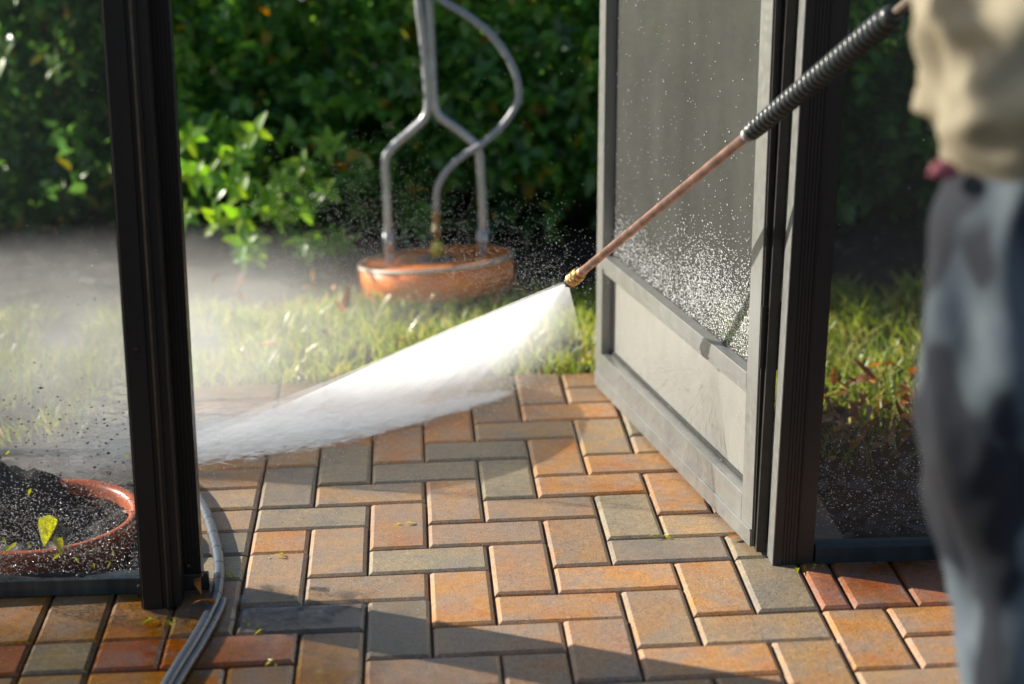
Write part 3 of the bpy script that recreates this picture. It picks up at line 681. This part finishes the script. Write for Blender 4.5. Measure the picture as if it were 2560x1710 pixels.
wet_leaf = leaf_mesh('wet_leaf', .075, .018, .5, .4, 'dry'); 
put_leaf(wet_leaf, 'curled_leaf', (-.262, -.455, .030), (.5, .7, 3.3), 'curled amber leaf caught between the hose and the foot of the left post', 'leaf', s_=1.1)
put_leaf(leaf_mesh('scrap', .045, .016, .4, .5, 'dry'), 'curled_leaf', (-.237, -.53, .015), (.9, .3, 2.6), 'small orange leaf scrap lying against the hose on wet pavers', 'leaf')
yl = leaf_mesh('yellow_leaf', .060, .034, .3, .2, 'leaf_y')
put_leaf(yl, 'yellow_leaf', (-.502, -.427, .135), (-1.35, .25, .3), 'bright yellow green leaf stuck on the left insect screen', 'leaf', s_=.9)
put_leaf(yl, 'yellow_leaf', (-.497, -.4265, .098), (-1.45, -.3, -.3), 'yellow leaf fragment on the left screen just under the larger yellow leaf', 'leaf', s_=.55)
cm = leaf_mesh('clip', .016, .006, .4, .5, 'leaf_y', 3)
spots = [(-.235, -.385), (-.228, -.40), (-.205, -.565), (-.19, -.568), (-.18, -.575), (-.17, -.585), (-.155, -.60), (-.33, -.55), (-.315, -.555), (-.305, -.548), (-.30, -.56), (-.205, -.672), (-.135, -.705), (-.14, -.715), (-.13, -.72), (-.06, -.75), (-.12, -.81), (-.43, -.50), (.055, -.205), (.063, -.207),
         (.500, -.305), (.507, -.31), (.515, -.30), (.39, .45), (.38, .452), (-.17, -.33), (-.15, -.315), (-.14, -.33), (.71, -.455), (.72, -.452), (.73, -.458), (.74, -.452), (.75, -.455), (.705, -.46)]
for k, (x, y) in enumerate(spots):
    put_leaf(cm, 'leaf_clipping', (x, y, .003), (random.uniform(-.4, .6), random.uniform(-.5, .5), random.uniform(0, 6.3)), 'tiny yellow green plant clipping washed onto the patio pavers', 'clipping', 'plant clippings scattered on the pavers', s_=random.uniform(.6, 1.5))
for k in range(14):
    put_leaf(cm, 'leaf_clipping', (random.uniform(-.62, -.37), -.4345, random.uniform(.04, .26)), (-1.5+random.uniform(-.2, .2), random.uniform(-1, 1), random.uniform(-.5, .5)), 'bright green plant clipping stuck to the wet left insect screen', 'clipping', 'plant clippings stuck on the left screen', s_=random.uniform(.5, 1.1))
put_leaf(leaf_mesh('pale_leaf', .03, .012, .2, .2, 'dry'), 'pale_leaf', (.612, -.335, .006), (.1, .1, -1.2), 'small pale leaf on the pavers beneath the hinge corner of the door', 'leaf')

# ------------------------------------------------------------ grass
def blades(name, label, regions, mat):
    Vs = []; n0 = 0; Fs = []
    for (n, x0, x1, y0, y1, hmin, hmax, w) in regions:
        x = rng.uniform(x0, x1, n); y = rng.uniform(y0, y1, n)
        edge = np.array([noise.noise(Vector((a*6, b*6, 0))) for a, b in zip(x, y)]); keep = (edge > -.35); x, y, edge = x[keep], y[keep], edge[keep]; n = len(x)
        h = rng.uniform(hmin, hmax, n)*(1+.5*edge); a = rng.uniform(0, 2*np.pi, n); b = rng.uniform(0, 2*np.pi, n); ln = rng.uniform(.15, 1.0, n)*h
        ww = w*rng.uniform(.6, 1.3, n)/2; dx, dy = np.cos(a)*ww, np.sin(a)*ww; lx, ly = np.cos(b)*ln, np.sin(b)*ln; z = np.full(n, -.03)
        V = np.stack([np.stack([x-dx, y-dy, z], 1), np.stack([x+dx, y+dy, z], 1), np.stack([x-dx*.9+lx*.35, y-dy*.9+ly*.35, z+h*.6], 1), np.stack([x+dx*.9+lx*.35, y+dy*.9+ly*.35, z+h*.6], 1), np.stack([x+lx-dx*.15, y+ly-dy*.15, z+h], 1), np.stack([x+lx+dx*.15, y+ly+dy*.15, z+h], 1)], 1)
        Vs.append(V.reshape(-1, 3)); i = n0+6*np.arange(n)[:, None]
        Fs += [i+np.array([0, 1, 3, 2]), i+np.array([2, 3, 5, 4])]; n0 += 6*n
    o = npmesh(name, np.concatenate(Vs), np.concatenate(Fs), M[mat]); tag(o, label, 'grass', kind='stuff')
blades('grass', 'short green lawn grass between the paving edge and the hedge', [(15000, -2.2, .85, .625, 1.27, .035, .072, .005), (10000, .83, 2.6, .22, 1.22, .04, .085, .006), (1500, -2.2, -.42, .35, .62, .03, .06, .004), (500, .83, 2.2, .02, .22, .03, .06, .005)], 'grass')

# ------------------------------------------------------------ leaf litter and fallen leaves
def leaf_cloud(name, pos, nrm_spread, size, aspect, mat, parent=None, up=True, yaw=None):
    """joined simple folded leaves, 4 quads each"""
    n = len(pos); L_ = rng.uniform(size[0], size[1], n); Wd = L_*aspect*rng.uniform(.8, 1.2, n)
    ts = np.array([0, .3, .68, 1.]); ws = np.array([.06, .95, .8, .05])
    loc = np.zeros((n, 12, 3))
    for i in range(4):
        w = ws[i]*Wd/2; z = -.18*L_*ts[i]**2
        loc[:, i*3+0] = np.stack([-w, ts[i]*L_, z+.3*w], 1); loc[:, i*3+1] = np.stack([0*w, ts[i]*L_, z], 1); loc[:, i*3+2] = np.stack([w, ts[i]*L_, z+.3*w], 1)
    a = rng.uniform(0, 2*np.pi, n) if yaw is None else yaw; b = rng.normal(0, nrm_spread, n); c = rng.normal(0, nrm_spread, n)
    ca, sa, cb, sb, cc_, sc_ = np.cos(a), np.sin(a), np.cos(b), np.sin(b), np.cos(c), np.sin(c); Z = np.zeros(n); O = np.ones(n)
    Rz = np.stack([np.stack([ca, -sa, Z], 1), np.stack([sa, ca, Z], 1), np.stack([Z, Z, O], 1)], 1)
    Rx = np.stack([np.stack([O, Z, Z], 1), np.stack([Z, cb, -sb], 1), np.stack([Z, sb, cb], 1)], 1)
    Ry = np.stack([np.stack([cc_, Z, sc_], 1), np.stack([Z, O, Z], 1), np.stack([-sc_, Z, cc_], 1)], 1)
    V = np.einsum('nij,nkj->nki', Rz@Rx@Ry, loc)+pos[:, None, :]
    fb = np.array([[i*3+k, i*3+k+1, i*3+k+4, i*3+k+3] for i in range(3) for k in (0, 1)])
    F = (fb[None]+12*np.arange(n)[:, None, None]).reshape(-1, 4)
    return npmesh(name, V.reshape(-1, 3), F, M[mat], parent, True)
P = np.stack([rng.uniform(.83, 2.4, 1500), rng.uniform(-.40, .35, 1500), rng.uniform(-.03, .0, 1500)], 1)
P = np.concatenate([P, np.stack([rng.uniform(-2, -.42, 900), rng.uniform(-.40, .6, 900), rng.uniform(-.04, -.02, 900)], 1), np.stack([rng.uniform(-2., 3, 1800), rng.uniform(1.42, 2.4, 1800), rng.uniform(-.03, .0, 1800)], 1)])
o = leaf_cloud('leaf_litter', P, .35, (.035, .07), .38, 'litter'); tag(o, 'dark matted leaf litter on the soil beside the paving and under the hedge', 'leaf litter', kind='stuff')
fl = [leaf_mesh('fallen_leaf', .055, .020, .5, .5, 'dry'), leaf_mesh('fallen_leaf', .07, .022, .6, -.35, 'dry'), leaf_mesh('fallen_leaf', .045, .022, .3, .7, 'dry')]
for k in range(210):
    x = random.uniform(.84, 1.45); y = random.gauss(.20, .10); 
    put_leaf(random.choice(fl), 'fallen_leaf', (x, y, random.uniform(.02, .075)), (random.uniform(-.5, .7), random.uniform(-.6, .6), random.uniform(0, 6.28)), 'dry orange brown leaf lying where the grass meets the dark soil', 'fallen leaf', 'dry leaves along the grass edge behind the right screen', s_=random.uniform(.45, 1.0))
for k in range(26):
    x = random.uniform(-.5, .6); y = random.uniform(.62, 1.45)
    put_leaf(random.choice(fl), 'fallen_leaf', (x, y, random.uniform(.01, .04)), (random.uniform(-.5, .7), random.uniform(-.6, .6), random.uniform(0, 6.28)), 'dry leaf lying in the lawn strip behind the water jet', 'fallen leaf', 'dry leaves scattered in the lawn strip', s_=random.uniform(.6, 1.))
MB().tube([(1.09, 1.42, .03), (1.19, 1.50, .05)], [.016, .012], 10).build('stone', M['tube'], None, True)
tag(bpy.data.objects['stone'], 'small pale grey elongated stone on the dark soil beyond the right grass', 'stone')

# ------------------------------------------------------------ hedge
hedge = thing('hedge', 'dense dark green broadleaf hedge with glossy oval leaves behind the lawn', 'hedge', (0, 2.0, 0))
def face_y(x, z): return 1.87+.15*noise.noise(Vector((x*2.2, z*2.6, 2)))+.05*noise.noise(Vector((x*7, z*7, 5)))-.05*max(0, .25-z)*4+.26*max(0, -.35-x)
def sprigs(n, x0, x1, z0, z1, depth):
    pos = []; yaw = []
    for k in range(n):
        x = random.uniform(x0, x1); z = random.uniform(z0, z1); y = face_y(x, z)+abs(random.gauss(0, depth))
        if noise.noise(Vector((x*4, y*4, z*4))) < -.30: continue
        m_ = random.randint(5, 8); a0 = random.random()*6.28
        ax = Vector((random.gauss(0, .5), -1+random.random()*.7, random.uniform(0, .9))).normalized()
        for q in range(m_):
            pos.append((Vector((x, y, z))+ax*random.uniform(-.03, .03)+Vector([random.gauss(0, .006) for _ in range(3)]))[:]); yaw.append(a0+q*6.28/m_+random.gauss(0, .25))
    return np.array(pos), np.array(yaw)
p1, y1 = sprigs(3600, -1.35, 2.6, .02, .98, .15)
p1 -= np.array([0, 2.0, 0])
o = leaf_cloud('foliage', p1, .75, (.042, .066), .58, 'leaf_g', hedge, yaw=y1); o['kind'] = 'stuff'
p3 = []; y3 = []
for k in range(700):
    x = random.uniform(-1.2, 2.3); z = random.uniform(.16, .95)
    if noise.noise(Vector((x*3.3, z*3.3, 9))) < -.05: continue
    y = face_y(x, z)-random.uniform(.03, .16); m_ = random.randint(4, 7); a0 = random.random()*6.28
    for q in range(m_): p3.append((x+random.gauss(0, .01), y-2.0+random.gauss(0, .01), z+random.gauss(0, .008))); y3.append(a0+q*6.28/m_)
o = leaf_cloud('outer_foliage', np.array(p3), .7, (.042, .062), .58, 'leaf_m', hedge, yaw=np.array(y3)); o['kind'] = 'stuff'
# deep dark interior so nothing shows through
p2 = np.stack([rng.uniform(-1.35, 2.8, 15000), rng.uniform(.32, 1.2, 15000), rng.uniform(.0, .92, 15000)], 1)
o = leaf_cloud('inner_foliage', p2, 1.3, (.06, .10), .6, 'leaf_g', hedge); o['kind'] = 'stuff'
for k in range(46):
    x = random.uniform(-1.3, 2.6); y = random.uniform(.25, .8); h_ = random.uniform(.4, .85); b = Vector((x, y, -.04)); p = [b]
    for i in range(5): p.append(p[-1]+Vector((random.gauss(0, .03), random.gauss(-.01, .03), h_/5)))
    MB().tube(p, [.009, .008, .007, .005, .004, .002], 6).build('stem', M['bark'], hedge, True)
# the young sunlit shoots: leaves built one by one
ym = [leaf_mesh('young_leaf', .052, .030, .25, .15, 'leaf_l'), leaf_mesh('young_leaf', .044, .026, .35, .3, 'leaf_l'), leaf_mesh('young_leaf', .060, .033, .2, .1, 'leaf_l')]
dm = [leaf_mesh('hedge_leaf', .050, .028, .25, .15, 'leaf_g'), leaf_mesh('hedge_leaf', .058, .030, .3, .25, 'leaf_g')]
def cluster(cx, cy, cz, sx, sz, n, meshes):
    c = 0
    while c < n:
        x = random.gauss(cx, sx); z = random.gauss(cz, sz); y = cy+random.uniform(-.07, .08); m_ = random.randint(4, 6); a0 = random.random()*6.28
        tw = Vector((random.gauss(-.1, .3), -1, random.uniform(-.2, .6))).normalized()
        for q in range(m_):
            a = a0+q*6.28/m_+random.gauss(0, .2)
            side = tw.orthogonal().normalized(); side = Matrix.Rotation(a, 3, tw) @ side
            d = (side+tw*random.uniform(.1, .6)).normalized(); nrm = (tw*.8+Vector((-.5, -.1, .6))).normalized(); xx = d.cross(nrm).normalized(); zz = xx.cross(d)
            o = link('leaf', random.choice(meshes), hedge); mm = Matrix((xx, d, zz)).transposed().to_4x4(); mm.translation = Vector((x, y-2.0, z))+d*.004
            o.matrix_local = mm; c += 1
    return
cluster(-.42, 1.55, .30, .07, .05, 46, ym); cluster(-.30, 1.55, .20, .08, .06, 64, ym); cluster(-.20, 1.56, .28, .06, .06, 34, ym); cluster(-.13, 1.55, .08, .04, .02, 12, ym); cluster(-.36, 1.55, .10, .07, .03, 20, ym)
cluster(-1.0, 1.8, .62, .12, .05, 40, ym); cluster(.42, 1.82, .34, .14, .12, 40, dm); cluster(.0, 1.85, .42, .1, .1, 30, dm)

# ------------------------------------------------------------ person
Fd = Vector((-.45, .89, 0)).normalized(); Lf = Vector((-Fd.y, Fd.x, 0))      # facing and the person's left
PB = Vector((.808, -1.43, .93))
person = thing('person', 'person in loose khaki shirt and shade-painted blue grey trousers holding the lance at right', 'person', (PB.x, PB.y, 0))
org = Vector((PB.x, PB.y, 0))
def body():
    J = {}; E = []; R_ = {}
    def a(n, p, r, par=None): J[n] = Vector(p)-org; R_[n] = r; (E.append((par, n)) if par else None)
    a('pelvis', PB, .115); a('waist', PB+Vector((0, 0, .14))+Fd*.02, .11, 'pelvis'); a('chest', PB+Vector((0, 0, .34))+Fd*.06, .13, 'waist'); a('neck0', PB+Vector((0, 0, .52))+Fd*.09, .065, 'chest')
    a('neck', PB+Vector((0, 0, .58))+Fd*.12, .055, 'neck0'); a('head0', PB+Vector((0, 0, .66))+Fd*.17, .085, 'neck'); a('head', PB+Vector((0, 0, .75))+Fd*.18, .088, 'head0')
    for s_, sd in (('l', 1), ('r', -1)):
        L_ = Lf*sd; a(s_+'hip', PB+L_*.10+Vector((0, 0, -.06)), .095, 'pelvis')
        kn = (PB+L_*.10+Fd*(.0 if sd > 0 else -.02)) ; kn.z = .50; an = PB+L_*.075+Fd*(-.10 if sd > 0 else -.14); an.z = .10
        a(s_+'knee', kn, .062, s_+'hip'); a(s_+'ankle', an, .04, s_+'knee'); a(s_+'toe', an+Fd*.17+Vector((0, 0, -.06)), .035, s_+'ankle')
        sh = PB+Vector((0, 0, .48))+Fd*.08+L_*.18; a(s_+'sh', sh, .055, 'neck0')
        hw = on(gl_+.16)+Vector((0, 0, -.035)) if sd > 0 else on(gl_+.385)+Vector((0, 0, -.06))
        el_ = (sh+hw)/2+L_*.05+Vector((0, 0, (.08) if sd > 0 else -.1)); a(s_+'el', el_, .042, s_+'sh'); wr_ = el_.lerp(hw, .80)-Vector((0, 0, .0)); a(s_+'wr', wr_, .028, s_+'el'); a(s_+'palm', hw, .027, s_+'wr')
        hv = (hw-wr_).normalized(); sdv = ld
        for k in range(4):
            b0 = hw+sdv*(-.027+.018*k)+hv*.018; a(f'{s_}f{k}a', b0, .009, s_+'palm'); a(f'{s_}f{k}b', b0+hv*.018+Vector((0, 0, .026)), .0085, f'{s_}f{k}a')
            a(f'{s_}f{k}c', b0+Vector((0, 0, .05))-hv*.004, .008, f'{s_}f{k}b'); a(f'{s_}f{k}d', b0+Vector((0, 0, .055-.003*k))-hv*.024, .007, f'{s_}f{k}c')
        a(s_+'t1', hw-sdv*.03-hv*.005+Vector((0, 0, .012)), .012, s_+'palm'); a(s_+'t2', hw-sdv*.035-hv*.012+Vector((0, 0, .045)), .010, s_+'t1'); a(s_+'t3', hw-sdv*.02+hv*.005+Vector((0, 0, .068)), .008, s_+'t2')
    names = list(J); idx = {n: i for i, n in enumerate(names)}
    me = bpy.data.meshes.new('body'); me.from_pydata([J[n] for n in names], [(idx[x], idx[y]) for x, y in E], []); o = link('body', me, person)
    sk = o.modifiers.new('s', 'SKIN'); sk.use_smooth_shade = True
    for n in names:
        sv = me.skin_vertices[0].data[idx[n]]; sv.radius = (R_[n], R_[n]); sv.use_root = (n == 'pelvis')
    o.modifiers.new('ss', 'SUBSURF').levels = 2
    dg = bpy.context.evaluated_depsgraph_get(); ev = o.evaluated_get(dg); nm = bpy.data.meshes.new_from_object(ev); o.modifiers.clear(); o.data = nm; nm.materials.clear(); nm.materials.append(M['skin']); nm.shade_smooth()
    # face
    hc = J['head']; ec = hc+Fd*.085+Vector((0, 0, .0))
    MB().tube([hc+Fd*.09+Vector((0, 0, .01)), hc+Fd*.11+Vector((0, 0, -.02)), hc+Fd*.095+Vector((0, 0, -.035))], [.008, .013, .010], 8).build('nose', M['skin'], person, True)
    for sd in (1, -1):
        c_ = hc+Fd*.083+Lf*sd*.032+Vector((0, 0, .012)); b = MB(); b.tube([c_-Fd*.008, c_-Fd*.004, c_+Fd*.003, c_+Fd*.006], [.004, .010, .009, .003], 10).build('eye', M['whitetrim'], person, True)
        e_ = hc+Lf*sd*.088-Fd*.005; MB().tube([e_+Vector((0, 0, -.025)), e_+Lf*sd*.010, e_+Lf*sd*.008+Vector((0, 0, .028))], [.006, .014, .008], 8).build('ear', M['skin'], person, True)
    MB().tube([hc+Fd*.092+Lf*.022+Vector((0, 0, -.055)), hc+Fd*.10+Vector((0, 0, -.053)), hc+Fd*.092-Lf*.022+Vector((0, 0, -.055))], [.003, .006, .003], 8).build('mouth', M['pink'], person, True)
    v = []; hm = MB(); 
    pts = [(hc-Fd*.012+Vector((0, 0, -.03+.14*i/9)), .102*math.sqrt(max(.02, 1-((i/9*1.12)-.18)**2/0.95))) for i in range(10)]
    hm.tube([p for p, r in pts], [r for p, r in pts], 20).build('cap', M['seal'], person, True)
    return J
J = body()
def cloth(name, tubes, mat, amp, fs, seg=48, ph=0., D_=(0, 0, 1)):
    mb = MB(); D_ = Vector(D_).normalized()
    for pts, rad, fl_ in tubes:
        n0 = len(mb.v); sp = spline(pts, 12); rr = np.interp(np.linspace(0, len(rad)-1, len(sp)), np.arange(len(rad)), rad)
        axis = Fd; n = len(sp)
        for i, p in enumerate(sp):
            T_ = (sp[min(i+1, n-1)]-sp[max(i-1, 0)]).normalized(); A_ = (Lf-T_*Lf.dot(T_)).normalized(); B_ = T_.cross(A_)
            for k in range(seg):
                q = 2*math.pi*k/seg; d = A_*math.cos(q)+B_*math.sin(q)*fl_; P_ = p+d*rr[i]
                v_ = P_.dot(D_); w = (P_-D_*v_)*1.25+D_*v_*.38
                r1 = 1-abs(noise.noise(w*fs+Vector((ph, 0, 0))))*2.2; r2_ = 1-abs(noise.noise(w*fs*2.3+Vector((ph, 3, 0))))*2
                e = min(1, .2+i*.07) if i < n-3 else .4
                mb.v.append(tuple(P_+d.normalized()*(amp*(r1*.8+r2_*.35))*e-org*0))
        for i in range(n-1):
            for k in range(seg): mb.f.append((n0+i*seg+k, n0+i*seg+(k+1) % seg, n0+(i+1)*seg+(k+1) % seg, n0+(i+1)*seg+k))
    o = mb.build(name, M[mat], person, True); so_ = o.modifiers.new('th', 'SOLIDIFY'); so_.thickness = .003; return o
g_ = lambda n: J[n]
LH, LK, LA = J['lhip'], J['lknee'], J['lankle']; RH, RK, RA = J['rhip'], J['rknee'], J['rankle']
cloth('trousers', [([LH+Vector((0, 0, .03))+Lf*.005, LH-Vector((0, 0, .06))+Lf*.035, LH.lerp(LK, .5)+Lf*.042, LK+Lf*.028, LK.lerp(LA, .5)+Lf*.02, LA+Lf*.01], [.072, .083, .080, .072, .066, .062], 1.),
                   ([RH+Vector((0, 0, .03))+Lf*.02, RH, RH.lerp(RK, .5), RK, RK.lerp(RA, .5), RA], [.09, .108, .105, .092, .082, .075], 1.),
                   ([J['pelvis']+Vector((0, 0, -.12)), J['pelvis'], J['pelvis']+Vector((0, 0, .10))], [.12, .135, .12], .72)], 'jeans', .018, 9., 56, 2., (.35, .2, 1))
cloth('shirt', [([J['pelvis']+Vector((0, 0, -.05)), J['pelvis']+Vector((0, 0, .01)), J['waist'], J['chest'], J['neck0']+Vector((0, 0, -.03)), J['neck0']+Vector((0, 0, .02))], [.196, .197, .186, .190, .18, .08], .82),
                ([J['lsh']-Lf*.03, J['lsh'].lerp(J['lel'], .5), J['lel'], J['lel'].lerp(J['lwr'], .6), J['lwr']], [.085, .075, .068, .055, .045], 1.),
                ([J['rsh']+Lf*.03, J['rsh'].lerp(J['rel'], .5), J['rel'], J['rel'].lerp(J['rwr'], .6), J['rwr']], [.085, .075, .068, .055, .045], 1.)], 'shirt', .036, 8., 88, 4., (.8, -.2, .75))
for s_ in 'lr':
    an = J[s_+'ankle']; MB().tube([an+Vector((0, 0, .06)), an-Vector((0, 0, .03)), an+Fd*.05-Vector((0, 0, .05)), an+Fd*.15-Vector((0, 0, .06)), an+Fd*.20-Vector((0, 0, .065))], [.055, .056, .05, .045, .03], 16).build('boot', M['boot'], person, True)
pk = MB().tube([(0, 0, -.012), (0, 0, -.008), (.006, 0, .004), (.012, 0, .010), (.014, 0, .012)], [.004, .014, .017, .012, .003], 12).build('pink_cloth', M['pink'], None, True, (.592, -1.505, .886))
pk.scale = (.9, .6, .6)
tag(pk, 'small pink cloth tucked at the waist under the khaki shirt hem', 'cloth')
